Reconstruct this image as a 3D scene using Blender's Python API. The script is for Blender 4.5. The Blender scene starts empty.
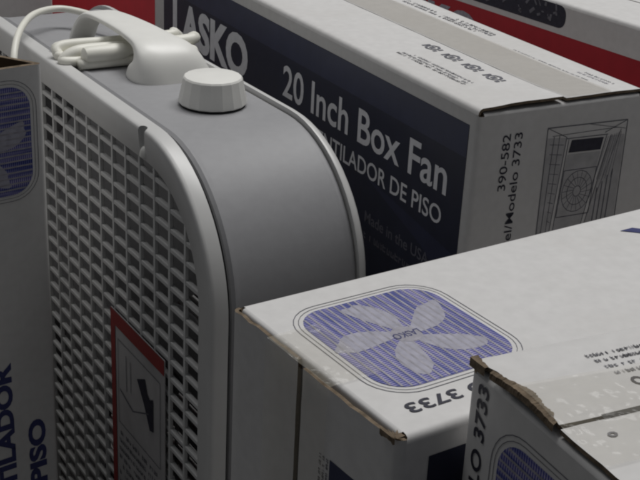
import bpy, bmesh, math, random
from mathutils import Vector, Matrix
from mathutils import noise as mnoise

random.seed(7)
scene = bpy.context.scene
COL = scene.collection
CAMZ = 0.80                                    # camera height above the floor

# ------------------------------------------------------------------ camera
PITCH, ROLL, FPX = math.radians(23.62), math.radians(2.997), 1250.0
_r = Vector((1, 0, 0)); _f = Vector((0, math.cos(PITCH), -math.sin(PITCH))); _u = _r.cross(_f)
r2 = _r * math.cos(ROLL) + _u * math.sin(ROLL)
u2 = -_r * math.sin(ROLL) + _u * math.cos(ROLL)
cam_d = bpy.data.cameras.new('camera'); cam = bpy.data.objects.new('camera', cam_d); COL.objects.link(cam)
cam_d.sensor_width = 36; cam_d.lens = 36 * FPX / 640
cam_d.clip_start = 0.02; cam_d.clip_end = 50
mw = Matrix((r2, u2, -_f)).transposed().to_4x4(); mw.translation = (0, 0, CAMZ)
cam.matrix_world = mw
scene.camera = cam

# ------------------------------------------------------------------ light
world = bpy.data.worlds.new('World'); scene.world = world; world.use_nodes = True
bg = world.node_tree.nodes['Background']
bg.inputs[0].default_value = (0.90, 0.94, 1.0, 1); bg.inputs[1].default_value = 0.088

def area(name, loc, target, sx, sy, power, col=(1, 1, 1)):
    d = bpy.data.lights.new(name, 'AREA'); d.shape = 'RECTANGLE'; d.size = sx; d.size_y = sy
    d.energy = power; d.color = col
    o = bpy.data.objects.new(name, d); COL.objects.link(o); o.location = loc
    o.rotation_euler = (Vector(target) - Vector(loc)).to_track_quat('-Z', 'Y').to_euler()
    return o
area('ceiling_lamp', (0.45, 1.60, 2.8), (0.1, 0.7, 0.4), 1.8, 0.9, 49, (1.0, 0.99, 0.975))
area('ceiling_lamp', (-0.9, 0.9, 2.9), (0.0, 0.7, 0.4), 0.4, 1.6, 9.0, (1.0, 0.99, 0.98))

scene.view_settings.view_transform = 'Standard'; scene.view_settings.look = 'None'
scene.view_settings.exposure = 0.0; scene.view_settings.gamma = 1.0
scene.view_settings.use_curve_mapping = False
scene.render.engine = 'CYCLES'
scene.cycles.filter_width = 2.5
scene.cycles.max_bounces = 8

# ------------------------------------------------------------------ materials
MATS = {}
def mat(name, col, rough=0.6, spec=0.3, noise=0.0, nscale=60, bump=0.0, bscale=40, metal=0.0, stretch=(1, 1, 1), coat=0.0,
        col2=None, patch=0.0, pscale=9):
    if name in MATS: return MATS[name]
    m = bpy.data.materials.new(name); m.use_nodes = True; nt = m.node_tree; N = nt.nodes; Lk = nt.links
    b = N['Principled BSDF']
    b.inputs['Roughness'].default_value = rough; b.inputs['Metallic'].default_value = metal
    b.inputs['Specular IOR Level'].default_value = spec
    b.inputs['Coat Weight'].default_value = coat
    b.inputs['Base Color'].default_value = (*col, 1)
    tc = N.new('ShaderNodeTexCoord'); mp = N.new('ShaderNodeMapping'); mp.inputs['Scale'].default_value = stretch
    Lk.new(tc.outputs['Object'], mp.inputs[0])
    out = None
    if noise > 0:
        t = N.new('ShaderNodeTexNoise'); t.inputs['Scale'].default_value = nscale; t.inputs['Detail'].default_value = 5
        Lk.new(mp.outputs[0], t.inputs['Vector'])
        r = N.new('ShaderNodeMapRange'); r.inputs[1].default_value = .3; r.inputs[2].default_value = .7
        r.inputs[3].default_value = 1 - noise; r.inputs[4].default_value = 1 + noise
        Lk.new(t.outputs[0], r.inputs[0])
        mx = N.new('ShaderNodeMix'); mx.data_type = 'RGBA'; mx.blend_type = 'MULTIPLY'; mx.inputs[0].default_value = 1
        mx.inputs[6].default_value = (*col, 1); Lk.new(r.outputs[0], mx.inputs[7]); out = mx.outputs[2]
    if patch > 0:
        t = N.new('ShaderNodeTexNoise'); t.inputs['Scale'].default_value = pscale; t.inputs['Detail'].default_value = 6
        t.inputs['Roughness'].default_value = .65
        Lk.new(mp.outputs[0], t.inputs['Vector'])
        r = N.new('ShaderNodeMapRange'); r.inputs[1].default_value = .5; r.inputs[2].default_value = .75
        r.inputs[3].default_value = 0; r.inputs[4].default_value = patch; Lk.new(t.outputs[0], r.inputs[0])
        mx = N.new('ShaderNodeMix'); mx.data_type = 'RGBA'
        Lk.new(r.outputs[0], mx.inputs[0])
        if out: Lk.new(out, mx.inputs[6])
        else: mx.inputs[6].default_value = (*col, 1)
        mx.inputs[7].default_value = (*(col2 or [c * .7 for c in col]), 1); out = mx.outputs[2]
    if out: Lk.new(out, b.inputs['Base Color'])
    if bump > 0:
        t = N.new('ShaderNodeTexNoise'); t.inputs['Scale'].default_value = bscale; t.inputs['Detail'].default_value = 4
        Lk.new(mp.outputs[0], t.inputs['Vector'])
        bp = N.new('ShaderNodeBump'); bp.inputs['Strength'].default_value = bump; bp.inputs['Distance'].default_value = .002
        Lk.new(t.outputs[0], bp.inputs['Height']); Lk.new(bp.outputs[0], b.inputs['Normal'])
    MATS[name] = m; return m

def tape_mat(name, alpha, col, wrinkle=.5, scale=55):
    m = bpy.data.materials.new(name); m.use_nodes = True; nt = m.node_tree; N = nt.nodes
    b = N['Principled BSDF']; b.inputs['Base Color'].default_value = (*col, 1); b.inputs['Roughness'].default_value = .16
    b.inputs['Specular IOR Level'].default_value = .6
    b.inputs['Alpha'].default_value = alpha
    tc = N.new('ShaderNodeTexCoord'); t = N.new('ShaderNodeTexNoise'); t.inputs['Scale'].default_value = scale; t.inputs['Detail'].default_value = 3
    bp = N.new('ShaderNodeBump'); bp.inputs['Strength'].default_value = wrinkle; bp.inputs['Distance'].default_value = .002 if wrinkle < .8 else .012
    nt.links.new(tc.outputs['Object'], t.inputs['Vector']); nt.links.new(t.outputs[0], bp.inputs['Height'])
    nt.links.new(bp.outputs[0], b.inputs['Normal'])
    return m

WHITE = mat('white_coated_board', (.59, .582, .575), .52, .28, .04, 160, .22, 16, col2=(.50, .485, .46), patch=.5, pscale=6)
KRAFT = mat('kraft_board', (.155, .12, .085), .85, .1, .35, 220, .5, 260)
INSIDE = mat('kraft_inside', (.12, .085, .055), .9, .1, .15, 80)
NAVY = mat('navy_print', (.014, .017, .040), .42, .35, .10, 70, .05, 30)
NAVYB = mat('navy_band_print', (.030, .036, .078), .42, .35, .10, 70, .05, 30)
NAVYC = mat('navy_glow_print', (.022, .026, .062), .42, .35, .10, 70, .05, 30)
RED = mat('red_print', (.36, .012, .022), .45, .3, .08, 60, .05, 30)
REDB = mat('lit_red_print', (.64, .022, .040), .42, .3, .06, 60, .05, 30)  # lighter copy of RED; the missing light is put into the colour
LETTER = mat('pale_letter_print', (.72, .72, .75), .5, .3, .06, 200)
LETTERD = mat('dim_letter_print', (.12, .12, .15), .5, .3)
INK = mat('dark_ink', (.03, .03, .045), .55, .25, .2, 300)
INKB = mat('blue_ink', (.035, .04, .13), .5, .3, .15, 200)
INKG = mat('grey_ink', (.13, .13, .15), .55, .25, .3, 250)
INKL = mat('pale_grey_ink', (.30, .29, .33), .55, .25, .2, 250)
PETAL = mat('pale_violet_ink', (.34, .335, .40), .5, .3, .14, 190)
PLASTIC = mat('warm_white_plastic', (.78, .775, .74), .38, .45, .02, 90)
RIMW = mat('cool_white_plastic', (.55, .548, .54), .36, .45, .02, 80)
CORDM = mat('cord_vinyl', (.76, .75, .68), .42, .4, .03, 120)
STEEL = mat('grey_painted_steel', (.285, .285, .295), .50, .35, .03, 140, .03, 220)
DARK = mat('foot_and_gap_shade', (.02, .02, .022), .6, .2)  # colour of the feet, also the shade painted into gaps
BLADE = mat('blade_plastic', (.30, .30, .31), .4, .4)
FLOORM = mat('floor_vinyl', (.09, .085, .08), .5, .3, .2, 14)
REDL = mat('label_red', (.27, .03, .028), .4, .3, .05, 100)
LABW = mat('label_paper', (.44, .43, .43), .4, .3, .10, 50)
TAPE = tape_mat('clear_tape', .16, (.62, .58, .48))
TAPEC = tape_mat('crinkled_tape', .16, (.62, .58, .48), 1.0, 42)
TAPET = tape_mat('tan_tape', .30, (.40, .36, .29))

def grid_mat():
    m = bpy.data.materials.new('blue_grille_print'); m.use_nodes = True; nt = m.node_tree; N = nt.nodes; Lk = nt.links
    b = N['Principled BSDF']; b.inputs['Roughness'].default_value = .5; b.inputs['Specular IOR Level'].default_value = .3
    uv = N.new('ShaderNodeUVMap'); uv.uv_map = 'UVMap'
    sp = N.new('ShaderNodeSeparateXYZ'); Lk.new(uv.outputs[0], sp.inputs[0])
    w = N.new('ShaderNodeMath'); w.operation = 'MULTIPLY'; w.inputs[1].default_value = 52; Lk.new(sp.outputs[0], w.inputs[0])
    fr = N.new('ShaderNodeMath'); fr.operation = 'PINGPONG'; fr.inputs[1].default_value = .5; Lk.new(w.outputs[0], fr.inputs[0])
    r = N.new('ShaderNodeMapRange'); r.inputs[1].default_value = .08; r.inputs[2].default_value = .34; Lk.new(fr.outputs[0], r.inputs[0])
    ns = N.new('ShaderNodeTexNoise'); ns.inputs['Scale'].default_value = 9; Lk.new(uv.outputs[0], ns.inputs['Vector'])
    mx = N.new('ShaderNodeMix'); mx.data_type = 'RGBA'; Lk.new(r.outputs[0], mx.inputs[0])
    mx.inputs[6].default_value = (.20, .21, .35, 1); mx.inputs[7].default_value = (.042, .050, .19, 1)
    ns.inputs['Scale'].default_value = 1; mpp = N.new('ShaderNodeMapping'); mpp.inputs['Scale'].default_value = (1.6, 26, 1); Lk.new(uv.outputs[0], mpp.inputs[0]); Lk.new(mpp.outputs[0], ns.inputs['Vector'])
    cr = N.new('ShaderNodeValToRGB'); cr.color_ramp.elements[0].position = .36; cr.color_ramp.elements[0].color = (.55, .62, .95, 1); cr.color_ramp.elements[1].position = .66; cr.color_ramp.elements[1].color = (2.2, 1.9, 1.6, 1)
    Lk.new(ns.outputs[0], cr.inputs[0])
    mx2 = N.new('ShaderNodeMix'); mx2.data_type = 'RGBA'; mx2.blend_type = 'MULTIPLY'; mx2.inputs[0].default_value = 1
    Lk.new(mx.outputs[2], mx2.inputs[6]); Lk.new(cr.outputs[0], mx2.inputs[7]); Lk.new(mx2.outputs[2], b.inputs['Base Color'])
    return m
GRID = grid_mat()

# ------------------------------------------------------------------ helpers
def mesh_obj(name, verts, faces, mats, parent=None, fmats=None, smooth=False, uvs=None):
    me = bpy.data.meshes.new(name); me.from_pydata([tuple(v) for v in verts], [], faces)
    for m in (mats if isinstance(mats, (list, tuple)) else [mats]): me.materials.append(m)
    if fmats: me.polygons.foreach_set('material_index', fmats)
    if smooth: me.polygons.foreach_set('use_smooth', [True] * len(me.polygons))
    if uvs:
        l = me.uv_layers.new(name='UVMap')
        for lp in me.loops: l.data[lp.index].uv = uvs[lp.vertex_index]
    me.update()
    o = bpy.data.objects.new(name, me); COL.objects.link(o)
    if parent: o.parent = parent
    return o

def finish(o, bevel=0.0, seg=2, auto=40):
    """apply bevel / recalc normals via bmesh"""
    bm = bmesh.new(); bm.from_mesh(o.data)
    bmesh.ops.recalc_face_normals(bm, faces=bm.faces)
    if bevel > 0:
        es = [e for e in bm.edges if len(e.link_faces) == 2 and e.calc_face_angle(0) > math.radians(30)]
        bmesh.ops.bevel(bm, geom=es, offset=bevel, segments=seg, affect='EDGES', profile=.5, clamp_overlap=True)
    for f in bm.faces: f.smooth = True
    for e in bm.edges:
        if len(e.link_faces) == 2: e.smooth = e.calc_face_angle(0) < math.radians(auto)
    bm.to_mesh(o.data); bm.free(); o.data.update()
    return o

def empty(name, label, cat, loc, yaw=0, group=None):
    o = bpy.data.objects.new(name, None); COL.objects.link(o); o.location = loc; o.rotation_euler = (0, 0, yaw)
    o.empty_display_size = .05
    o['label'] = label; o['category'] = cat
    if group: o['group'] = group
    return o

def slab(name, parent, P, off, nu, nv, mats, smooth=True):
    """closed thin sheet: P(i,j) top points on an (nu+1)x(nv+1) grid, off(i,j) = vector to the underside; mats top, edge, under"""
    V = []; F = []; fm = []
    id0 = lambda i, j: i * (nv + 1) + j
    n = (nu + 1) * (nv + 1)
    T = [[Vector(P(i, j)) for j in range(nv + 1)] for i in range(nu + 1)]
    for i in range(nu + 1):
        for j in range(nv + 1): V.append(T[i][j])
    for i in range(nu + 1):
        for j in range(nv + 1): V.append(T[i][j] + Vector(off(i, j)))
    for i in range(nu):
        for j in range(nv):
            F.append((id0(i, j), id0(i + 1, j), id0(i + 1, j + 1), id0(i, j + 1))); fm.append(0)
            F.append((n + id0(i, j), n + id0(i, j + 1), n + id0(i + 1, j + 1), n + id0(i + 1, j))); fm.append(2)
    ring = [(i, 0) for i in range(nu)] + [(nu, j) for j in range(nv)] + [(i, nv) for i in range(nu, 0, -1)] + [(0, j) for j in range(nv, 0, -1)]
    for k in range(len(ring)):
        a = id0(*ring[k]); b = id0(*ring[(k + 1) % len(ring)])
        F.append((a, n + a, n + b, b)); fm.append(1)
    o = mesh_obj(name, V, F, mats, parent, fm)
    return finish(o)

class Frame:                                    # a printable face: origin, right, up, outward
    def __init__(s, O, U, V, N, lift=None): s.lift = lift; s.O, s.U, s.V, s.N = Vector(O), Vector(U), Vector(V), Vector(N)
    def __call__(s, x, y, h=.0004): return s.O + s.U * x + s.V * y + s.N * (h + (s.lift(x, y) if s.lift else 0))

def poly_print(name, parent, fr, polys, m, h=.0006, uvbox=None):
    h *= .3
    V = []; F = []; uv = []
    for p in polys:
        k = len(V)
        for (x, y) in p:
            V.append(fr(x, y, h))
            if uvbox: uv.append(((x - uvbox[0]) / (uvbox[2] - uvbox[0]), (y - uvbox[1]) / (uvbox[3] - uvbox[1])))
        F.append(tuple(range(k, k + len(p))))
    return mesh_obj(name, V, F, m, parent, uvs=uv if uvbox else None)

def rect(x0, y0, x1, y1): return [(x0, y0), (x1, y0), (x1, y1), (x0, y1)]
def rrect(x0, y0, x1, y1, r, n=7):
    out = []
    for cx, cy, a0 in ((x1 - r, y1 - r, 0), (x0 + r, y1 - r, 90), (x0 + r, y0 + r, 180), (x1 - r, y0 + r, 270)):
        for k in range(n + 1):
            a = math.radians(a0 + 90 * k / n); out.append((cx + r * math.cos(a), cy + r * math.sin(a)))
    return out
def ring_polys(outer, inner):
    n = len(outer)
    return [[outer[i], outer[(i + 1) % n], inner[(i + 1) % n], inner[i]] for i in range(n)]
def stroke(p, q, w):
    d = Vector((q[0] - p[0], q[1] - p[1])); d.normalize(); nx, ny = -d.y * w / 2, d.x * w / 2
    return [(p[0] + nx, p[1] + ny), (p[0] - nx, p[1] - ny), (q[0] - nx, q[1] - ny), (q[0] + nx, q[1] + ny)]

_tc = {}
def text_mesh(body, bold):
    key = (body, bold)
    if key in _tc: return _tc[key]
    cu = bpy.data.curves.new('t', 'FONT'); cu.body = body; cu.size = 1; cu.offset = bold; cu.resolution_u = 4
    o = bpy.data.objects.new('t', cu); COL.objects.link(o)
    dg = bpy.context.evaluated_depsgraph_get(); me = bpy.data.meshes.new_from_object(o.evaluated_get(dg))
    vs = [v.co.copy() for v in me.vertices]; fs = [tuple(p.vertices) for p in me.polygons]
    bpy.data.objects.remove(o); bpy.data.curves.remove(cu); bpy.data.meshes.remove(me)
    _tc[key] = (vs, fs); return _tc[key]
def text(name, parent, fr, body, x0, y0, width, cap, m, bold=.02, rot=0, h=.0010, shear=0):
    """body set with its lower-left at (x0,y0) on the face, reading direction turned by rot degrees"""
    h *= .3
    vs, fs = text_mesh(body, bold); hv, _ = text_mesh('H', bold)
    caph = max(v.y for v in hv) - min(v.y for v in hv); base = min(v.y for v in hv)
    xa = min(v.x for v in vs); xb = max(v.x for v in vs)
    sx, sy = width / (xb - xa), cap / caph
    c, s = math.cos(math.radians(rot)), math.sin(math.radians(rot))
    V = []
    for v in vs:
        x, y = (v.x - xa) * sx, (v.y - base) * sy
        x += shear * y
        V.append(fr(x0 + c * x - s * y, y0 + s * x + c * y, h))
    return mesh_obj(name, V, fs, m, parent)

def fine_print(name, parent, fr, x0, y0, width, cap, m, seed, rot=0, h=.0009, gap=.35):
    """a line of print too small to read: short uneven marks"""
    rnd = random.Random(seed); P = []; x = 0
    c, s = math.cos(math.radians(rot)), math.sin(math.radians(rot))
    def tr(p): return [(x0 + c * a - s * b, y0 + s * a + c * b) for a, b in p]
    while x < width:
        w = cap * rnd.uniform(.35, .75)
        k = rnd.random()
        if k > .14:
            P.append(tr(rect(x, 0, x + w * .3, cap * rnd.uniform(.7, 1))))
            if k > .4: P.append(tr(rect(x, 0, x + w, cap * .22)))
            if k > .6: P.append(tr(rect(x + w * .7, 0, x + w, cap * rnd.uniform(.5, .75))))
            if .3 < k < .8: P.append(tr(rect(x, cap * .5, x + w, cap * .7)))
        x += w + cap * gap * rnd.uniform(.3, 1)
    return poly_print(name, parent, fr, P, m, h)

# ------------------------------------------------------------------ the ground
def floor():
    s = 4
    o = mesh_obj('floor', [(-s, -s + 1, 0), (s, -s + 1, 0), (s, s + 1, 0), (-s, s + 1, 0)], [(0, 1, 2, 3)], FLOORM)
    o['kind'] = 'structure'
floor()

# ------------------------------------------------------------------ cartons
# carton frame: X thickness 0..T, Y length 0..L, Z height 0..H, flaps close the two Z ends
WT = .0036                                      # board thickness
FT = .0018                                      # crushed thickness at the folded flaps
class Carton:
    def __init__(s, thing, T, L, H, cmap, dirmap):
        s.t, s.T, s.L, s.H, s.c, s.d = thing, T, L, H, cmap, dirmap
    def frame(s, face):
        T, L, H = s.T, s.L, s.H
        O, U, V, N = {'x0': ((0, L, 0), (0, -1, 0), (0, 0, 1), (-1, 0, 0)), 'x1': ((T, 0, 0), (0, 1, 0), (0, 0, 1), (1, 0, 0)),
                      'y0': ((0, 0, 0), (1, 0, 0), (0, 0, 1), (0, -1, 0)), 'y1': ((T, L, 0), (-1, 0, 0), (0, 0, 1), (0, 1, 0)),
                      'top': ((0, 0, H), (1, 0, 0), (0, 1, 0), (0, 0, 1))}[face]
        return Frame(s.c(*O), s.d(*U), s.d(*V), s.d(*N))
    def wall(s, open_top=False, dent=None):
        T, L, H = s.T, s.L, s.H; r = .0035
        path = []
        def seg(p, q, n):
            for k in range(n): path.append((p[0] + (q[0] - p[0]) * k / n, p[1] + (q[1] - p[1]) * k / n))
        def arc(cx, cy, a0):
            for k in range(4):
                a = math.radians(a0 + 90 * k / 4); path.append((cx + r * math.cos(a), cy + r * math.sin(a)))
        seg((r, 0), (T - r, 0), 8); arc(T - r, r, -90); seg((T, r), (T, L - r), 20); arc(T - r, L - r, 0)
        seg((T - r, L), (r, L), 8); arc(r, L - r, 90); seg((0, L - r), (0, r), 20); arc(r, r, 180)
        nz = 40; n = len(path); V = []; F = []; fm = []
        cx, cy = T / 2, L / 2
        def inn(p):
            x = min(max(p[0], WT), T - WT); y = min(max(p[1], WT), L - WT); return (x, y)
        for layer in (0, 1):
            for k in range(nz + 1):
                for p in path:
                    narrow = p[1] < .002 or p[1] > L - .002
                    zt = H if open_top else (H - .0050 if narrow else H - .004)
                    z = zt * k / nz if k < nz else zt
                    if k == 0: z = .0050 if narrow else .004
                    q = p if layer == 0 else inn(p)
                    if dent: q = dent(q, z, p)
                    V.append(s.c(q[0], q[1], z))
        for k in range(nz):
            for i in range(n):
                j = (i + 1) % n
                F.append((k * n + i, k * n + j, (k + 1) * n + j, (k + 1) * n + i)); fm.append(0)
                o = (nz + 1) * n
                F.append((o + k * n + i, o + (k + 1) * n + i, o + (k + 1) * n + j, o + k * n + j)); fm.append(2)
        o = (nz + 1) * n
        for k in (0, nz):
            for i in range(n):
                j = (i + 1) % n
                F.append((k * n + i, k * n + j, o + k * n + j, o + k * n + i)); fm.append(1)
        ob = mesh_obj('wall', V, F, [WHITE, KRAFT, INSIDE], s.t, fm)
        return finish(ob)
    def major(s, end, side, reach, lift=None, rag=0.0008, seed=1, y0=.0008, y1=None, name='flap'):
        """flap folded over from the big wall x=0 (side 0) or x=T (side 1); end 1 = Z top, 0 = Z bottom"""
        T, L, H = s.T, s.L, s.H; r = .004
        prof = [(0, H - .004), (.0004, H - .0022), (.0014, H - .0008), (.0032, H)]
        m = 9
        for k in range(1, m + 1): prof.append((.0032 + (reach - .0032) * k / m, H))
        nrm = [(1, 0), (.9, -.4), (.6, -.8), (0, -1)] + [(0, -1)] * m
        nv = 60; ye = y1 or L - .0008
        def P(i, j):
            x, z = prof[i]; y = y0 + (ye - y0) * j / nv
            if j == 0: y += rag * 2 * (mnoise.noise(Vector((x * 160, seed * 3.1, 0)))) + rag * .4
            if i == len(prof) - 1: x += .0006 * mnoise.noise(Vector((y * 60, seed, 5)))
            if lift: z += lift(x, y)
            if side: x = T - x
            if not end: z = H - z
            return s.c(x, y, z)
        def off(i, j):
            nx, nz = nrm[i]; v = Vector((nx, 0, nz)); v.normalize(); v *= FT
            if side: v.x = -v.x
            if not end: v.z = -v.z
            return s.d(*v)
        return slab(name, s.t, P, off, len(prof) - 1, nv, [WHITE, KRAFT, INSIDE])
    def minor(s, end, side, reach=.11, drop=0.0):
        T, L, H = s.T, s.L, s.H
        prof = [(0, H - .0050), (.0003, H - .0039), (.0010, H - .0033), (.0020, H - .0030)]
        for k in range(1, 6): prof.append((.0020 + (reach - .0020) * k / 5, H - .0030 - drop * (k / 5) ** 1.5))
        nrm = [(1, 0), (.9, -.4), (.6, -.8), (0, -1)] + [(0, -1)] * 5
        nv = 10
        def P(i, j):
            y, z = prof[i]; x = .004 + (T - .008) * j / nv
            if side: y = L - y
            if not end: z = H - z
            return s.c(x, y, z)
        def off(i, j):
            ny, nz = nrm[i]; v = Vector((0, ny, nz)); v.normalize(); v *= WT - .0002
            if side: v.y = -v.y
            if not end: v.z = -v.z
            return s.d(*v)
        return slab('inner_flap', s.t, P, off, len(prof) - 1, nv, [WHITE, KRAFT, INSIDE])
    def close_bottom(s):
        s.major(0, 0, s.T / 2 - .001); s.major(0, 1, s.T / 2 - .001); s.minor(0, 0); s.minor(0, 1)

def upright(T, axis='y'):
    """carton maps into the thing's own frame (x = right, y = away)"""
    if axis == 'y': return (lambda x, y, z: Vector((x, y, z))), (lambda x, y, z: Vector((x, y, z)))
    return (lambda x, y, z: Vector((y, -x, z))), (lambda x, y, z: Vector((y, -x, z)))

def sheet_tape(name, parent, fr, x0, y0, x1, y1, m, h=.0011, fold=None, seed=3):
    """thin tape lying on a face; fold=(Frame, length) bends its low-y end over an edge"""
    n = 26; V = []; F = []; w = 10
    rnd = random.Random(seed)
    for j in range(n + 1):
        for i in range(w + 1):
            x = x0 + (x1 - x0) * i / w; y = y0 + (y1 - y0) * j / n
            V.append(fr(x, y, h + .0004 * mnoise.noise(Vector((x * 90, y * 90, seed)))))
    for j in range(n):
        for i in range(w):
            a = j * (w + 1) + i; F.append((a, a + 1, a + w + 2, a + w + 1))
    return mesh_obj(name, V, F, m, parent, smooth=True)

# fan picture printed on the narrow face: centre and half-size in face coordinates
def fan_picture(parent, fr, x0, y0, x1, y1, petals=True):
    r = (x1 - x0) * .2
    g = rrect(x0, y0, x1, y1, r)
    for k, (d, w) in enumerate(((.0020, .0003), (.0042, .0004))):
        poly_print('picture_outline', parent, fr, ring_polys(rrect(x0 - d - w, y0 - d - w, x1 + d + w, y1 + d + w, r + d + w), rrect(x0 - d, y0 - d, x1 + d, y1 + d, r + d)), INKG, .0007)
    pic = poly_print('fan_picture', parent, fr, [g], GRID, .0007, (x0, y0, x1, y1))
    n = 19; P = []
    for k in range(1, n):
        y = y0 + (y1 - y0) * k / n
        dx = 0
        e = min(y - y0, y1 - y)
        if e < r: dx = r - math.sqrt(max(0, r * r - (r - e) ** 2))
        P.append(rect(x0 + dx + .0004, y - .00055, x1 - dx - .0004, y + .00055))
    poly_print('grille_bar', pic, fr, P, INKL, .0011)
    if petals:
        cx, cy = (x0 + x1) / 2, (y0 + y1) / 2; R = (x1 - x0) * .47
        for k in range(5):
            a0 = math.radians(72 * k - 6); pts = []
            for t in range(22):
                u = t / 21
                rr = R * (.2 + .8 * math.sin(math.pi * u) ** .6) if 0 < u < 1 else R * .2
                rr *= 1 + .13 * mnoise.noise(Vector((u * 5, k * 7.3, 2)))
                an = a0 + (u - .5) * .86 + .35 * rr / R
                pts.append((cx + rr * math.cos(an), cy + rr * math.sin(an)))
            poly_print('fan_blade_picture', pic, fr, [pts], PETAL, .0010)
        hub = [(cx + R * .2 * math.cos(t * math.pi / 10), cy + R * .2 * math.sin(t * math.pi / 10)) for t in range(20)]
        poly_print('hub_picture', pic, fr, [hub], INKL, .0012)
        text('hub_lettering', pic, fr, 'LASKO', cx + R * .06, cy - R * .2, R * .4, R * .13, INKB, .01, 90, .0014)
    return pic

GROUP = 'white fan cartons standing together'

def loc_at(px, py): return (px, py, 0)

# --- back carton: navy face, 20 Inch Box Fan
def back_carton():
    yaw = math.radians(29.726)
    t = empty('fan_carton', 'white carton with navy side reading 20 Inch Box Fan, behind the grey fan', 'carton', (.094, .738, 0), yaw, GROUP)
    T, L, H = .134, .540, .570
    def bulge(q, z, p):                          # the far side bellies out below the lid
        k = min(1, max(0, (H - z) / .07)); k = k * k * (3 - 2 * k)
        return (q[0] * (1 + .12 * k), q[1])
    c = Carton(t, T, L, H, *upright(T)); c.wall(dent=bulge); c.close_bottom()
    c.minor(1, 0, drop=.004); c.minor(1, 1)
    lift = lambda x, y: .0016 * max(0, 1 - y / .07) ** 2 * min(1, x / .03)
    lift2 = lambda x, y: .0010 * max(0, 1 - y / .05) * min(1, x / .03) - .0008 * min(1, x / .05)
    c.major(1, 0, T / 2 - .0012, lift, seed=4, rag=.0003); c.major(1, 1, T / 2 - .0012, lift2, seed=9, rag=.0003)
    fr = c.frame('x0')                          # right = toward near end; x = L + a
    nv = poly_print('navy_panel', t, fr, [rect(.0255, .03, L - .0086, H - .0125)], NAVY, .0005)
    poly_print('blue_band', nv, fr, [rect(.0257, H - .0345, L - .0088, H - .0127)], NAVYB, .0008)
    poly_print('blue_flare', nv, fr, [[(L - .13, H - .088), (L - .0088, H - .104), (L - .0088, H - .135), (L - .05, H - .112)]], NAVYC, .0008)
    text('brand_lettering', nv, fr, 'LASKO', L - .4915, H - .0750, .164, .0370, LETTER, .045)
    text('title_lettering', nv, fr, '20 Inch Box Fan', L - .262, H - .0670, .235, .0255, LETTER, .014)
    text('subtitle_lettering', nv, fr, 'VENTILADOR DE PISO', L - .2130, H - .0893, .183, .0130, LETTER, .010)
    text('origin_lettering', nv, fr, 'Made in the USA', L - .125, H - .123, .085, .0085, LETTERD, .01)
    fine_print('fine_print', nv, fr, L - .125, H - .136, .085, .006, LETTERD, 3)
    # near end: order number, model, window drawing
    fe = c.frame('y0')
    text('order_lettering', t, fe, '390-582', .0262, H - .0570, .0385, .0060, INK, .004, 90)
    text('model_lettering', t, fe, 'Model/Modelo 3733', .0355, H - .1150, .0965, .0060, INK, .004, 90)
    D = []
    o = [(.0555, -.0185), (.1225, -.0200), (.1235, -.0980), (.0565, -.0980)]
    for k in range(4): D.append(stroke(o[k], o[(k + 1) % 4], .0007))
    D += [stroke((.0555, -.0185), (.072, -.0265), .0005), stroke((.1225, -.0200), (.104, -.0270), .0005), stroke((.090, -.0195), (.1215, -.0260), .0004),
          stroke((.060, -.0245), (.115, -.0245), .0004), stroke((.0615, -.025), (.0600, -.095), .0006), stroke((.066, -.025), (.0640, -.095), .0005),
          stroke((.072, -.0265), (.0670, -.095), .0006), stroke((.074, -.028), (.0700, -.095), .0005), stroke((.106, -.0290), (.0930, -.095), .0006), stroke((.110, -.0290), (.0960, -.095), .0005),
          stroke((.072, -.0275), (.107, -.0285), .0006), stroke((.118, -.026), (.104, -.070), .0004)]
    for k in range(4): D.append(stroke((.1040 + .0038 * k, -.066 + .004 * k), (.1035 + .0038 * k, -.094), .0010))
    for k in range(9): D.append(stroke((.0585 + .0007 * k, -.030 - .0068 * k), (.0700 - .0004 * k, -.0315 - .0068 * k), .0004))      # curtain folds
    for k in range(7): D.append(stroke((.1075 + .0018 * k, -.0300 + .0004 * k), (.1000 + .0024 * k, -.060), .0003))
    cx, cz = .0865, -.066                        # the fan standing in the window
    for k in range(18):
        a, b_ = k * math.pi / 9, (k + 1) * math.pi / 9
        for r_ in (.0128, .0085, .0032): D.append(stroke((cx + r_ * math.cos(a), cz + r_ * 1.15 * math.sin(a)), (cx + r_ * math.cos(b_), cz + r_ * 1.15 * math.sin(b_)), .0005))
        D.append(stroke((cx + .003 * math.cos(a), cz + .0035 * math.sin(a)), (cx + .0128 * math.cos(a + .3), cz + .0147 * math.sin(a + .3)), .00035))
    D += [stroke((.0735, -.0500), (.1010, -.0505), .0006), stroke((.0735, -.0500), (.0715, -.0830), .0006), stroke((.1010, -.0505), (.0990, -.0835), .0006), stroke((.0715, -.0830), (.0990, -.0835), .0007)]
    poly_print('drawing_shade', t, fe, [[(x, H + y) for x, y in p] for p in ([(.0565, -.0255), (.072, -.0270), (.0672, -.097), (.0570, -.097)], [(.0745, -.0390), (.1025, -.0398), (.0925, -.097), (.0700, -.097)], [(.110, -.030), (.1215, -.030), (.1225, -.097), (.0965, -.097)])], mat('tint_ink', (.40, .395, .40), .55, .25, .12, 120), .0005)
    dr = poly_print('window_drawing', t, fe, [[(x, H + y) for x, y in p] for p in D], INKG, .0008)
    poly_print('drawing_header', dr, fe, [[(x, H + y) for x, y in [(.0765, -.0290), (.1035, -.0300), (.1020, -.0385), (.0750, -.0375)]]], INK, .0010)
    # top: pictograms, print, tape
    ft = c.frame('top'); ft.lift = lambda x, y: lift(x, y) if x < T / 2 else lift2(T - x, y)   # x across, y away from near end
    for k, (x, y) in enumerate(((.021, .132), (.0245, .132), (.0285, .125))):
        fine_print('fine_print', t, ft, x, y - .002 * k, .085 - .006 * k, .0028, INK if k == 0 else INKG, 20 + k, -90)
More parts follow.
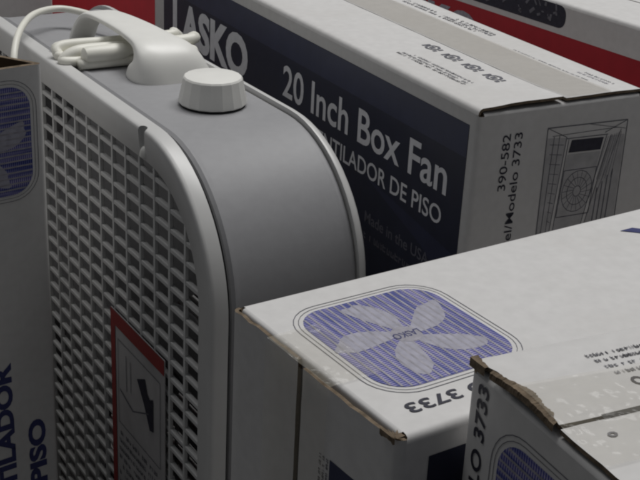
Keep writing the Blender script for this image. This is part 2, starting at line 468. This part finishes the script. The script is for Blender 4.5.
    for k in range(4):
        x, y = .0535 - .001 * k, .1345 - .0265 * k; P = []
        rnd = random.Random(k)
        P += ring_polys([(x + .0060 * math.cos(a * .7854), y + .0062 * math.sin(a * .7854)) for a in range(8)], [(x + .0040 * math.cos(a * .7854), y + .0044 * math.sin(a * .7854)) for a in range(8)])
        P.append(rect(x - .0022, y - .0018, x + .0018, y + .0022)); P.append(rect(x - .0040, y + .0066, x + .0030, y + .0090)); P.append(rect(x - .0052, y - .0095, x - .0020, y - .0068))
        P.append(rect(x - .0005, y - .0092, x + .0035, y - .0070))
        poly_print('pictogram', t, ft, P, INKG, .0009)
    for k, (x, y, w) in enumerate(((.1115, .215, .05), (.1155, .215, .065), (.1195, .205, .055), (.1120, .270, .05), (.1165, .275, .05))):
        fine_print('fine_print', t, ft, x, y, w, .0034, INKG if k % 2 else INK, 40 + k, -90)
    fine_print('fine_print', t, ft, .1085, .112, .083, .0014, INK, 60, -90)
    fine_print('fine_print', t, ft, .1150, .048, .033, .0026, INKL, 61, -90); fine_print('fine_print', t, ft, .1190, .045, .03, .0026, INKG, 62, -90)
    sheet_tape('tape', t, ft, .0660, .001, .1060, .53, TAPET, .0008)
    # tape tail folded over the near edge
    return t
back_carton()

# --- cartons with the red design, behind
def red_carton(loc, yaw, label, lettered, top_z=.570, length=.540):
    t = empty('fan_carton', label, 'carton', loc, yaw, 'cartons with red sides at the back')
    T, L, H = .127, length, top_z
    c = Carton(t, T, L, H, *upright(T)); c.wall(); c.close_bottom(); c.minor(1, 0); c.minor(1, 1)
    c.major(1, 0, T / 2 - .001, seed=12); c.major(1, 1, T / 2 - .001, seed=13)
    fr = c.frame('x0')
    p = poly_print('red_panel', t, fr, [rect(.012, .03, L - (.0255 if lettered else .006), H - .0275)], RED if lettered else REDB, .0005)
    if lettered:
        text('brand_lettering', p, fr, 'LASKO', L - .485, H - .0690, .155, .0335, INKL, .055)
        # dark printed product picture on the white strip
        pts = rrect(L - .345, H - .0225, L - .220, H - .0030, .008)
        pic = poly_print('product_picture', t, fr, [pts], INK, .0006)
        rnd = random.Random(5); P = []
        for k in range(26):
            x = L - .335 + .105 * rnd.random(); y = H - .019 + .012 * rnd.random()
            P.append(stroke((x, y), (x + rnd.uniform(-.004, .006), y + rnd.uniform(.001, .006)), rnd.uniform(.001, .003)))
        poly_print('picture_highlight', pic, fr, P, INKG, .0009)
        ft = c.frame('top')
        poly_print('printed_mark', t, ft, [[(.018, .112), (.027, .112), (.030, .150), (.022, .150)]], INK, .0008)
    return t
BY = math.radians(29.726); bb = Vector((math.cos(BY), math.sin(BY), 0)); ba = Vector((math.sin(BY), -math.cos(BY), 0)); B0 = Vector((.094, .738, 0))
def at_back(a, b): p = B0 + ba * a + bb * b; return (p.x, p.y, 0)
red_carton(at_back(0.0, .2660), BY - math.radians(5.5) * -1, 'white carton with red lettered side, farthest back at upper right', True)
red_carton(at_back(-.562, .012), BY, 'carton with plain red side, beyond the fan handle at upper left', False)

# --- plain white carton past the fan's far end
FY = math.radians(32.76); fb = Vector((math.cos(FY), math.sin(FY), 0)); fa = Vector((math.sin(FY), -math.cos(FY), 0)); F0 = Vector((-.056, .699, 0))
def far_carton():
    p = F0 + fa * -.60 + fb * -.012
    t = empty('fan_carton', 'pale carton at top left corner, past the far end of the fan', 'carton', (p.x, p.y, 0), FY, GROUP)
    T, L, H = .125, .40, .57
    c = Carton(t, T, L, H, *upright(T)); c.wall(); c.close_bottom(); c.minor(1, 0); c.minor(1, 1)
    c.major(1, 0, T / 2 - .001, seed=15); c.major(1, 1, T / 2 - .001, seed=16)
far_carton()

# --- left carton, open top
def left_carton():
    yaw = math.radians(39.346); bl = Vector((math.cos(yaw), math.sin(yaw), 0)); T, L, H = .125, .540, .570
    p = Vector((-.187, .789, 0)) - bl * T
    t = empty('fan_carton', 'open topped carton at the left edge, VENTILADOR DE PISO running up it', 'carton', (p.x, p.y, 0), yaw, GROUP)
    c = Carton(t, T, L, H, *upright(T))
    def dent(q, z, p):
        x, y = q
        if p[0] > T - .002:                     # right wall bows inward at the open top
            k = max(0, (z - (H - .20)) / .20) ** 2
            x -= .075 * k * math.sin(math.pi * min(1, max(0, (y - .002) / (L - .004)))) ** .9
        return (x, y)
    c.wall(open_top=True, dent=dent); c.close_bottom()
    f = c.frame('y0')
    fan_picture(t, f, .0400, H - .0870, .1150, H - .0125)
    text('text_line', t, f, 'VENTILADOR', .0912, H - .212 - .150, .150, .0135, INKB, .045, 90)
    text('text_line', t, f, 'DE PISO', .1152, H - .2645 - .098, .098, .0135, INKB, .045, 90)
    text('model_lettering', t, f, 'MODELO 3733', .0270, H - .080, .070, .0065, INK, .02, 90)
left_carton()

# --- front carton on its side
def front_carton():
    yaw = math.radians(34.762); T, L, H = .125, .545, .570
    t = empty('fan_carton', 'white carton lying on its side in front, blue fan picture facing up', 'carton', (-.038, .501, 0), yaw, GROUP)
    top = .546
    # carton Z -> -b, carton -Y -> up, carton X -> -a (away)
    cm = lambda x, y, z: Vector((H - z, -T + x, top - y))
    dm = lambda x, y, z: Vector((-z, x, -y))
    c = Carton(t, T, L, H, cm, dm); c.wall(); c.close_bottom(); c.minor(1, 0, drop=.035); c.minor(1, 1, drop=.035)
    # x = T - a : near half (x small) and far half
    gap = T - .0573
    c.major(1, 0, gap - .0036, lambda x, y: .0012 * min(1, x / .03), seed=21, rag=.0006)
    c.major(1, 1, T - gap - .0034, lambda x, y: -.0010 * min(1, x / .03), seed=22, rag=.0007)
    f = c.frame('y0')                            # face up: x across (T-a), y up (H-b)
    fan_picture(t, f, T - .0965, H - .0900, T - .0215, H - .0175)
    text('model_lettering', t, f, 'MODELO 3733', T - .1056, H - .0160 - .088, .088, .0070, INK, .02, 90)
    # start of the blue lettering further along
    text('text_line', t, f, 'VENTILADOR', T - .0200, H - .2255 - .24, .24, .0190, INKB, .05, 90)
    # end flap print, near half
    fe = c.frame('top')                          # x across, y = depth below the top face
    rp = Frame(fe.O, fe.U, fe.V, fe.N, lambda x, y: .0012 * min(1, x / .03))
    poly_print('navy_panel', t, rp, [rect(.006, .0320, T - .0840, .30)], NAVYB, .0012)
    for k in range(3):
        fine_print('fine_print', t, rp, T - .0760 - .0026 * k + .0, .033, .030, .0018, INKG, 70 + k, 90, .0005)
    # big near face: navy panel
    fx = c.frame('x0')
    poly_print('navy_panel', t, fx, [[(L - .012, H - .0155), (L - .30, H - .0155), (L - .30, .03), (L - .012, .03)]], NAVY, .0006)
    # torn corner showing kraft
    rnd = random.Random(8); pts = [cm(0.0005, -.0004, H + .0004)]
    ring = []
    for k in range(12):
        a = k / 11 * math.pi / 2
        rr = .0060 * rnd.uniform(.55, 1.1)
        ring.append(cm(.0005 + rr * 1.15 * math.cos(a), -.0007, H + .0004 - rr * .75 * math.sin(a)))
    V = pts + ring; F = [(0, k, k + 1) for k in range(1, 12)]
    low = [cm(.0003 + (v - 0) * .0012, .0015 + .0012 * rnd.random(), H + .0016) for v in range(9)]
    k0 = len(V); V += low; V += [cm(.0003 + v * .0012, -.0004, H + .0016) for v in range(9)]
    for v in range(8): F.append((k0 + v, k0 + v + 1, k0 + 9 + v + 1, k0 + 9 + v))
    mesh_obj('torn_corner', V, F, KRAFT, t)
    # clear tape over the flap gap, its tail on the upper face
    sheet_tape('tape', t, fe, gap - .024, .0005, gap + .024, .40, TAPE, .0026, seed=5)
    sheet_tape('tape', t, f, gap - .024, H - .024, gap + .024, H + .0018, TAPEC, .0009, seed=6)
front_carton()

# --- near right carton
def near_carton():
    yaw = math.radians(26.948); T, L, H = .125, .545, .576
    t = empty('fan_carton', 'white carton at lower right corner with torn brown top edge', 'carton', (.068 * .865, .475 * .865, 0), yaw, GROUP)
    c = Carton(t, T, L, H, *upright(T, 'x')); c.wall(); c.close_bottom(); c.minor(1, 0, drop=.006); c.minor(1, 1)
    slot = .0540
    up = lambda x, y: .0030 * max(0, 1 - y / .05) * math.exp(-((x - .036) / .02) ** 2)
    c.major(1, 0, slot - .0007, up, rag=.0014, seed=31); c.major(1, 1, T - slot - .0007, lambda x, y: .0004, rag=.0008, seed=32)
    f = c.frame('y0')
    text('model_lettering', t, f, 'MODELO 3733', .0137, H - .0068 - .0780, .0780, .0068, INK, .02, 90)
    fan_picture(t, f, .0238, H - .0880, .0990, H - .0185)
    ft = c.frame('top'); ft.lift = lambda x, y: up(x, y) if x < slot else .0004   # x = a, y = b
    # torn liner strip along the cut edge
    rnd = random.Random(12); V = []; F = []; n = 46
    for k in range(n + 1):
        x = .014 + .039 * k / n; u = k / n
        w = .0003 + .0042 * (math.sin(math.pi * min(1, u ** 1.5 * 1.02)) ** .8) * (.75 + .5 * mnoise.noise(Vector((x * 260, 1.5, 0)))) + .0008 * rnd.random()
        z = 0
        V += [ft(x, -.0012, z - .0026), ft(x, -.0014 + .0005 * rnd.random(), z + .0001), ft(x, w * .45, z + .0006 + .0005 * rnd.random()), ft(x, w, z + .0003)]
    for k in range(n):
        for j in range(3): F.append((k * 4 + j, (k + 1) * 4 + j, (k + 1) * 4 + j + 1, k * 4 + j + 1))
    mesh_obj('torn_edge', V, F, KRAFT, t)
    # small crushed corner
    V = []; F = []; n = 10
    for k in range(n + 1):
        x = .0004 + .010 * k / n; w = .0022 * (1 - k / n) + .0007 * rnd.random()
        V += [ft(x, -.0010, -.0032), ft(x, -.0010, .0004), ft(x, w, .0005)]
    for k in range(n):
        for j in range(2): F.append((k * 3 + j, (k + 1) * 3 + j, (k + 1) * 3 + j + 1, k * 3 + j + 1))
    mesh_obj('crushed_corner', V, F, KRAFT, t)
    for k, (x, y) in enumerate(((.0168, .0405), (.0212, .0415), (.0260, .0425), (.0310, .0430))):
        fine_print('fine_print', t, ft, x, y, .10 - .004 * k, .0024, INK if k < 2 else INKG, 80 + k, 90, .0012)
    P = ring_polys([(.0375 + .0030 * math.cos(a * .5236), .0480 + .0030 * math.sin(a * .5236)) for a in range(12)], [(.0375 + .0018 * math.cos(a * .5236), .0480 + .0018 * math.sin(a * .5236)) for a in range(12)])
    poly_print('pictogram', t, ft, P, INK, .0012)
    for k, (x, y) in enumerate(((.0640, .0155), (.0655, .0285))):
        P = ring_polys([(x + .0016 * math.cos(a * .7854), y + .0020 * math.sin(a * .7854)) for a in range(8)], [(x + .0007 * math.cos(a * .7854), y + .0009 * math.sin(a * .7854)) for a in range(8)])
        poly_print('pictogram', t, ft, P, INKG, .0012)
    # dark strip laid along the flap gap, painting its shade
    poly_print('flap_gap_shade', t, ft, [[(slot - .0011, .0190), (slot + .0010, .0190), (slot + .0014, .30), (slot - .0014, .30)]], DARK, .0009)
    sheet_tape('tape', t, ft, slot - .0262, .0004, slot + .0262, .50, TAPEC, .0010, seed=9)
near_carton()

# ------------------------------------------------------------------ the box fan
def box_fan():
    t = empty('box_fan', 'grey box fan with white grille, knob and carrying handle, unboxed among the cartons', 'fan', (F0.x, F0.y, 0), FY)
    W, ZT, R = .520, .532, .100; Z0 = ZT - .518
    NS = 16
    def rr(inset):                              # rounded-rectangle loop (y, z), constant point count
        pts = []; r = R - inset
        for cy, cz, a0 in ((R, ZT - R, 90), (R, Z0 + R, 180), (W - R, Z0 + R, 270), (W - R, ZT - R, 0)):
            for k in range(NS + 1):
                a = math.radians(a0 + 90 * k / NS)
                pts.append((cy - r * math.cos(a) * (-1), cz + r * math.sin(a)))
        return pts
    # order check: corners (y small/top) ... walk is consistent because every inset uses the same formula
    def sweep(name, prof, m, closed=True, auto=35):
        loops = [rr(n_) for n_, x in prof]; n = len(loops[0]); V = []; F = []
        for (n_, x), lp in zip(prof, loops):
            for (y, z) in lp: V.append((x, y, z))
        m_ = len(prof)
        for i in range(m_ if closed else m_ - 1):
            i2 = (i + 1) % m_
            for k in range(n):
                k2 = (k + 1) % n
                F.append((i * n + k, i * n + k2, i2 * n + k2, i2 * n + k))
        o = mesh_obj(name, V, F, m, t); return finish(o, auto=auto)
    body = sweep('body', [(.0070, .0052), (.0042, .0060), (.0026, .0082), (.0030, .0108), (.0036, .0130), (.0036, .0930), (.0033, .0950), (.0030, .0970), (.0036, .0990), (.0070, .0990), (.0070, .0052)], STEEL)
    sweep('groove_shade_ring', [(.0062, .0012), (.0062, .0055), (.0120, .0055), (.0120, .0012)], DARK)  # dark ring set in the rim groove as painted shade
    ringp = [(.0000, .0014), (.0000, -.0070), (.0004, -.0087), (.0013, -.0098), (.0030, -.0103), (.0120, -.0098), (.0195, -.0088), (.0232, -.0080), (.0245, -.0064), (.0250, .0000), (.0225, .0010), (.0200, .0014)]
    rim = sweep('front_rim', ringp, RIMW)
    sweep('rear_rim', [(.0000, .1002), (-.0002, .1008), (.0000, .1034), (.0020, .1062), (.0070, .1095), (.0150, .1100), (.0245, .1075), (.0250, .1006), (.0200, .1002)], RIMW)
    # screw notch in the front rim
    ny = .1055
    cyl = bmesh.new()
    bmesh.ops.create_cone(cyl, cap_ends=True, segments=20, radius1=.0046, radius2=.0054, depth=.034)
    for v in cyl.verts: v.co += Vector((-.0110, ny, ZT - .0030))
    cm_ = bpy.data.meshes.new('c'); cyl.to_mesh(cm_); cyl.free(); co = bpy.data.objects.new('c', cm_); COL.objects.link(co); co.parent = t
    md = rim.modifiers.new('b', 'BOOLEAN'); md.object = co; md.operation = 'DIFFERENCE'; md.solver = 'EXACT'
    bpy.context.view_layer.update()
    dg = bpy.context.evaluated_depsgraph_get(); nm = bpy.data.meshes.new_from_object(rim.evaluated_get(dg))
    rim.modifiers.clear(); rim.data = nm; nm.name = 'front_rim'
    if not nm.materials: nm.materials.append(RIMW)
    bpy.data.objects.remove(co)
    V = []; F = []
    for i in range(7):
        ph = math.pi / 2 * i / 6
        for k in range(12):
            th = 2 * math.pi * k / 12
            V.append((-.0078 + .0036 * math.cos(ph) * math.cos(th), ny + .0038 * math.cos(ph) * math.sin(th), ZT - .0202 + .0070 * math.sin(ph)))
    for i in range(6):
        for k in range(12): F.append((i * 12 + k, i * 12 + (k + 1) % 12, (i + 1) * 12 + (k + 1) % 12, (i + 1) * 12 + k))
    finish(mesh_obj('notch_light_bump', V, F, PLASTIC, t), auto=180)  # pale bump added to imitate light falling on the notch floor
    # lattice
    inset = .0235; ri = R - inset
    y_lo, y_hi, z_lo, z_hi = inset, W - inset, Z0 + inset, ZT - inset
    def chord_y(z):                             # y extent at height z
        e = min(z - z_lo, z_hi - z); d = 0
        if e < ri: d = ri - math.sqrt(max(0, ri * ri - (ri - e) ** 2))
        return y_lo + d, y_hi - d
    def chord_z(y):
        e = min(y - y_lo, y_hi - y); d = 0
        if e < ri: d = ri - math.sqrt(max(0, ri * ri - (ri - e) ** 2))
        return z_lo + d, z_hi - d
    def bar(name, x0, x1, y0, y1, z0, z1, tilt=0):
        V = [(x, y, z + (tilt if x == x1 else 0)) for x in (x0, x1) for y in (y0, y1) for z in (z0, z1)]
        F = [(0, 1, 3, 2), (4, 6, 7, 5), (0, 4, 5, 1), (2, 3, 7, 6), (0, 2, 6, 4), (1, 5, 7, 3)]
        return finish(mesh_obj(name, V, F, RIMW, t), .0005, 1)
    slats = []; pz = .0140
    z = z_hi - .0085
    while z > z_lo + .004:
        a, b = chord_y(z); slats.append(bar('slat', -.0072, -.0034, a, b, z - .0017, z + .0017)); z -= pz
    py = .0235; y = y_lo + .0215
    while y < y_hi - .004:
        a, b = chord_z(y); slats.append(bar('rib', -.0079, -.0046, y - .0010, y + .0010, a, b)); y += py
    for s_ in list(slats):                      # rear grille shares the meshes
        o = s_.copy(); COL.objects.link(o); o.location.x = .1060
    # blades and motor
    cy, cz = W / 2, (ZT + Z0) / 2
    hub = bmesh.new()
    prof = [(.0, .018), (.040, .018), (.048, .024), (.050, .032), (.050, .070), (.044, .078), (.0, .078)]
    V = []; F = []; n = 28
    for r_, x in prof:
        for k in range(n): V.append((x, cy + r_ * math.cos(2 * math.pi * k / n), cz + r_ * math.sin(2 * math.pi * k / n)))
    for i in range(len(prof) - 1):
        for k in range(n): F.append((i * n + k, i * n + (k + 1) % n, (i + 1) * n + (k + 1) % n, (i + 1) * n + k))
    hub.free(); finish(mesh_obj('motor_hub', V, F, BLADE, t))
    bl = None
    for k in range(5):
        def P(i, j):
            r_ = .045 + .185 * i / 10; wd = .30 + .32 * math.sin(math.pi * min(1, (i / 10) * .8 + .1))
            s_ = (j / 8 - .5) * 2; a = s_ * wd + .25 * i / 10
            return (.050 + .022 * s_ + .004 * (1 - s_ * s_), r_ * math.cos(a), r_ * math.sin(a))
        if bl is None:
            bl = slab('blade', t, P, lambda i, j: (.0018, 0, 0), 10, 8, [BLADE, BLADE, BLADE]); o = bl
        else:
            o = bl.copy(); COL.objects.link(o)
        o.location = (0, cy, cz); o.rotation_euler = (2 * math.pi * k / 5 + .35, 0, 0)
    # warning label on the grille
    fr = Frame((-.0089, 0, ZT), (0, -1, 0), (0, 0, 1), (-1, 0, 0))     # x = -y = a
    lab = finish(mesh_obj('warning_label', [fr(x, y, h) for h in (0, .0006) for x, y in rect(-.1655, -.330, -.0715, -.1590)], [(3, 2, 1, 0), (4, 5, 6, 7), (0, 1, 5, 4), (1, 2, 6, 5), (2, 3, 7, 6), (3, 0, 4, 7)], LABW, t))
    fr = Frame((-.0096, 0, ZT), (0, -1, 0), (0, 0, 1), (-1, 0, 0))
    poly_print('red_border', lab, fr, [rect(-.1655, -.330, -.1575, -.1590), rect(-.1575, -.1710, -.0715, -.1590)], REDL, .0012)
    poly_print('hand_symbol', lab, fr, [[(-.118, -.197), (-.104, -.190), (-.100, -.200), (-.096, -.203), (-.090, -.200), (-.090, -.227), (-.096, -.229), (-.106, -.212)]], INK, .0012)
    poly_print('symbol_frame', lab, fr, ring_polys(rect(-.1530, -.252, -.078, -.180), rect(-.1524, -.2514, -.0786, -.1806)), INKG, .0012)
    poly_print('symbol_line', lab, fr, [stroke((-.150, -.222), (-.126, -.229), .0014), stroke((-.126, -.229), (-.098, -.216), .0010), stroke((-.138, -.188), (-.137, -.218), .0009), stroke((-.130, -.189), (-.1295, -.215), .0008)], INKG, .0014)
    for k in range(8): fine_print('fine_print', lab, fr, -.153, -.262 - .0075 * k, .07, .0040, INKG, 90 + k)
    # knob
    kx, ky, kz = .0615, .1425, ZT - .0034
    def lathe(name, prof, n, m, parent, flute=0, smooth=35):
        V = []; F = []
        for r_, h in prof:
            for k in range(n):
                a = 2 * math.pi * k / n; q = r_ * (1 + flute * (k % 2))
                V.append((kx + q * math.cos(a), ky + q * math.sin(a), kz + h))
        m_ = len(prof)
        for i in range(m_ - 1):
            for k in range(n): F.append((i * n + k, i * n + (k + 1) % n, (i + 1) * n + (k + 1) % n, (i + 1) * n + k))
        F.append(tuple(range((m_ - 1) * n, m_ * n))); F.append(tuple(reversed(range(n))))
        return finish(mesh_obj(name, V, F, m, parent), auto=smooth)
    kn = lathe('knob', [(.0240, .0016), (.0246, .0024), (.0245, .0040), (.0229, .0110), (.0216, .0172), (.0211, .0194), (.0202, .0206), (.0184, .0211), (.004, .0213)], 18, PLASTIC, t, 0, 15)
    lathe('knob_shade_ring', [(.0232, -.0005), (.0232, .0018)], 28, DARK, kn)  # dark ring standing in for the shadow under the knob
    # carrying handle: wide flared feet, narrow strap
    hx = .0590; hy = .2760
    st = [(-.0560, -.0060, .0345, .0500, .006), (-.0575, .0020, .0330, .0440, .005), (-.0590, .0090, .0300, .0360, .003), (-.0590, .0158, .0262, .0255, .002), (-.0530, .0212, .0222, .0140, 0), (-.0440, .0236, .0185, .0085, -.001),
          (-.0250, .0252, .0168, .0072, -.002), (.0, .0258, .0154, .0066, -.003), (.0300, .0256, .0142, .0060, -.005), (.0500, .0244, .0130, .0062, -.007), (.0610, .0200, .0105, .0068, -.010), (.0660, .0100, .0105, .0070, -.014), (.0690, -.0060, .0120, .0080, -.017)]
    V = []; F = []; NC = 16
    for i, (d, z_, hw, th, sx_) in enumerate(st):
        p0 = st[max(0, i - 1)]; p1 = st[min(len(st) - 1, i + 1)]
        tg = Vector((0, p1[0] - p0[0], p1[1] - p0[1])).normalized()
        if i in (0, len(st) - 1): tg = Vector((0, .02 if i == 0 else .2, .97 if i == 0 else -.97)).normalized()
        up = Vector((0, -tg.z, tg.y))
        for k in range(NC):
            a = 2 * math.pi * k / NC + math.pi / NC
            ca, sa = math.cos(a), math.sin(a)
            ex = 3.4 if i < 4 else 5
            sc_ = (abs(ca) ** ex + abs(sa) ** ex) ** (-1 / ex)
            o_ = Vector((hx + sx_, hy + d, ZT - .0034 + z_)) + Vector((1, 0, 0)) * (hw * ca * sc_) + up * (th / 2 * sa * sc_)
            V.append(o_)
    n = len(st)
    for i in range(n - 1):
        for k in range(NC): F.append((i * NC + k, i * NC + (k + 1) % NC, (i + 1) * NC + (k + 1) % NC, (i + 1) * NC + k))
    F.append(tuple(range(NC))); F.append(tuple(reversed(range((n - 1) * NC, n * NC))))
    h = mesh_obj('handle', V, F, PLASTIC, t)
    md = h.modifiers.new('s', 'SUBSURF'); md.levels = 2; md.render_levels = 2
    finish(h, auto=180)
    # power cord: hank under the handle, loose end over the front rim
    def tube(name, pts, r_, m, parent, flat=1.0, n=10, res=8):
        pts = [Vector(p) for p in pts]; C = []
        for i in range(len(pts) - 1):
            p0 = pts[max(0, i - 1)]; p1 = pts[i]; p2 = pts[i + 1]; p3 = pts[min(len(pts) - 1, i + 2)]
            for k in range(res):
                u = k / res
                C.append(.5 * ((2 * p1) + (p2 - p0) * u + (2 * p0 - 5 * p1 + 4 * p2 - p3) * u * u + (3 * p1 - p0 - 3 * p2 + p3) * u ** 3))
        C.append(pts[-1]); V = []; F = []; up = Vector((0, 0, 1))
        for i, c_ in enumerate(C):
            tg = (C[min(len(C) - 1, i + 1)] - C[max(0, i - 1)]).normalized()
            s1 = tg.cross(up)
            if s1.length < .1: s1 = tg.cross(Vector((0, 1, 0)))
            s1.normalize(); s2 = s1.cross(tg).normalized(); up = s2
            for k in range(n):
                a = 2 * math.pi * k / n; V.append(c_ + s1 * (r_ * flat * math.cos(a)) + s2 * (r_ * math.sin(a)))
        for i in range(len(C) - 1):
            for k in range(n): F.append((i * n + k, i * n + (k + 1) % n, (i + 1) * n + (k + 1) % n, (i + 1) * n + k))
        F.append(tuple(range(n))); F.append(tuple(reversed(range((len(C) - 1) * n, len(C) * n))))
        return finish(mesh_obj(name, V, F, m, parent), auto=180)
    zt = ZT - .0034
    hank = []
    strands = [(.2560, .0045), (.2650, .0048), (.2690, .0115), (.2780, .0050), (.2870, .0110), (.2960, .0050), (.3050, .0060)]
    rnd = random.Random(4)
    for i, (y_, z_) in enumerate(strands):
        xl = -.002 + rnd.uniform(0, .009); xr = .101 + rnd.uniform(0, .011)
        row = [(xl + .006, y_, zt + z_), (.05, y_ + rnd.uniform(-.0008, .0008), zt + z_ - .0004), (xr - .006, y_, zt + z_)]
        end = [(xr, y_ + .004, zt + z_ + .001)] if i % 2 == 0 else [(xl, y_ + .004, zt + z_ + .001)]
        hank += (row if i % 2 == 0 else row[::-1]) + end
    cord = tube('power_cord', hank[:-1], .0041, CORDM, t, 1.2)
    tube('cord_tail', [(.070, .306, zt + .006), (.072, .322, zt + .008), (.068, .342, zt + .011), (.058, .366, zt + .0140), (.040, .384, zt + .0160), (.015, .372, zt + .0170), (-.006, .345, zt + .0150), (-.022, .318, zt + .0070), (-.030, .300, zt - .012), (-.030, .290, zt - .06), (-.030, .286, zt - .14)], .0028, CORDM, cord)
    # plug bound into the hank
    V = []; F = []; n = 14
    for x, r_ in ((.0130, .0030), (.0150, .0062), (.0180, .0070), (.0420, .0074), (.0470, .0068), (.0520, .0042), (.0600, .0034)):
        for k in range(n): V.append((x - .004, .2570 + r_ * math.cos(2 * math.pi * k / n), zt + .0112 + r_ * .9 * math.sin(2 * math.pi * k / n)))
    for i in range(6):
        for k in range(n): F.append((i * n + k, i * n + (k + 1) % n, (i + 1) * n + (k + 1) % n, (i + 1) * n + k))
    F.append(tuple(range(n))); F.append(tuple(reversed(range(6 * n, 7 * n))))
    pl = finish(mesh_obj('plug', V, F, CORDM, cord))
    # feet
    for y_ in (.07, W - .07):
        V = [(x, y_ + dy, z_) for x in (-.02, .118) for dy, z_ in ((-.03, 0), (.03, 0), (.022, .022), (-.022, .022))]
        finish(mesh_obj('foot', V, [(0, 1, 2, 3), (7, 6, 5, 4), (0, 4, 5, 1), (1, 5, 6, 2), (2, 6, 7, 3), (3, 7, 4, 0)], DARK, t), .003)
box_fan()
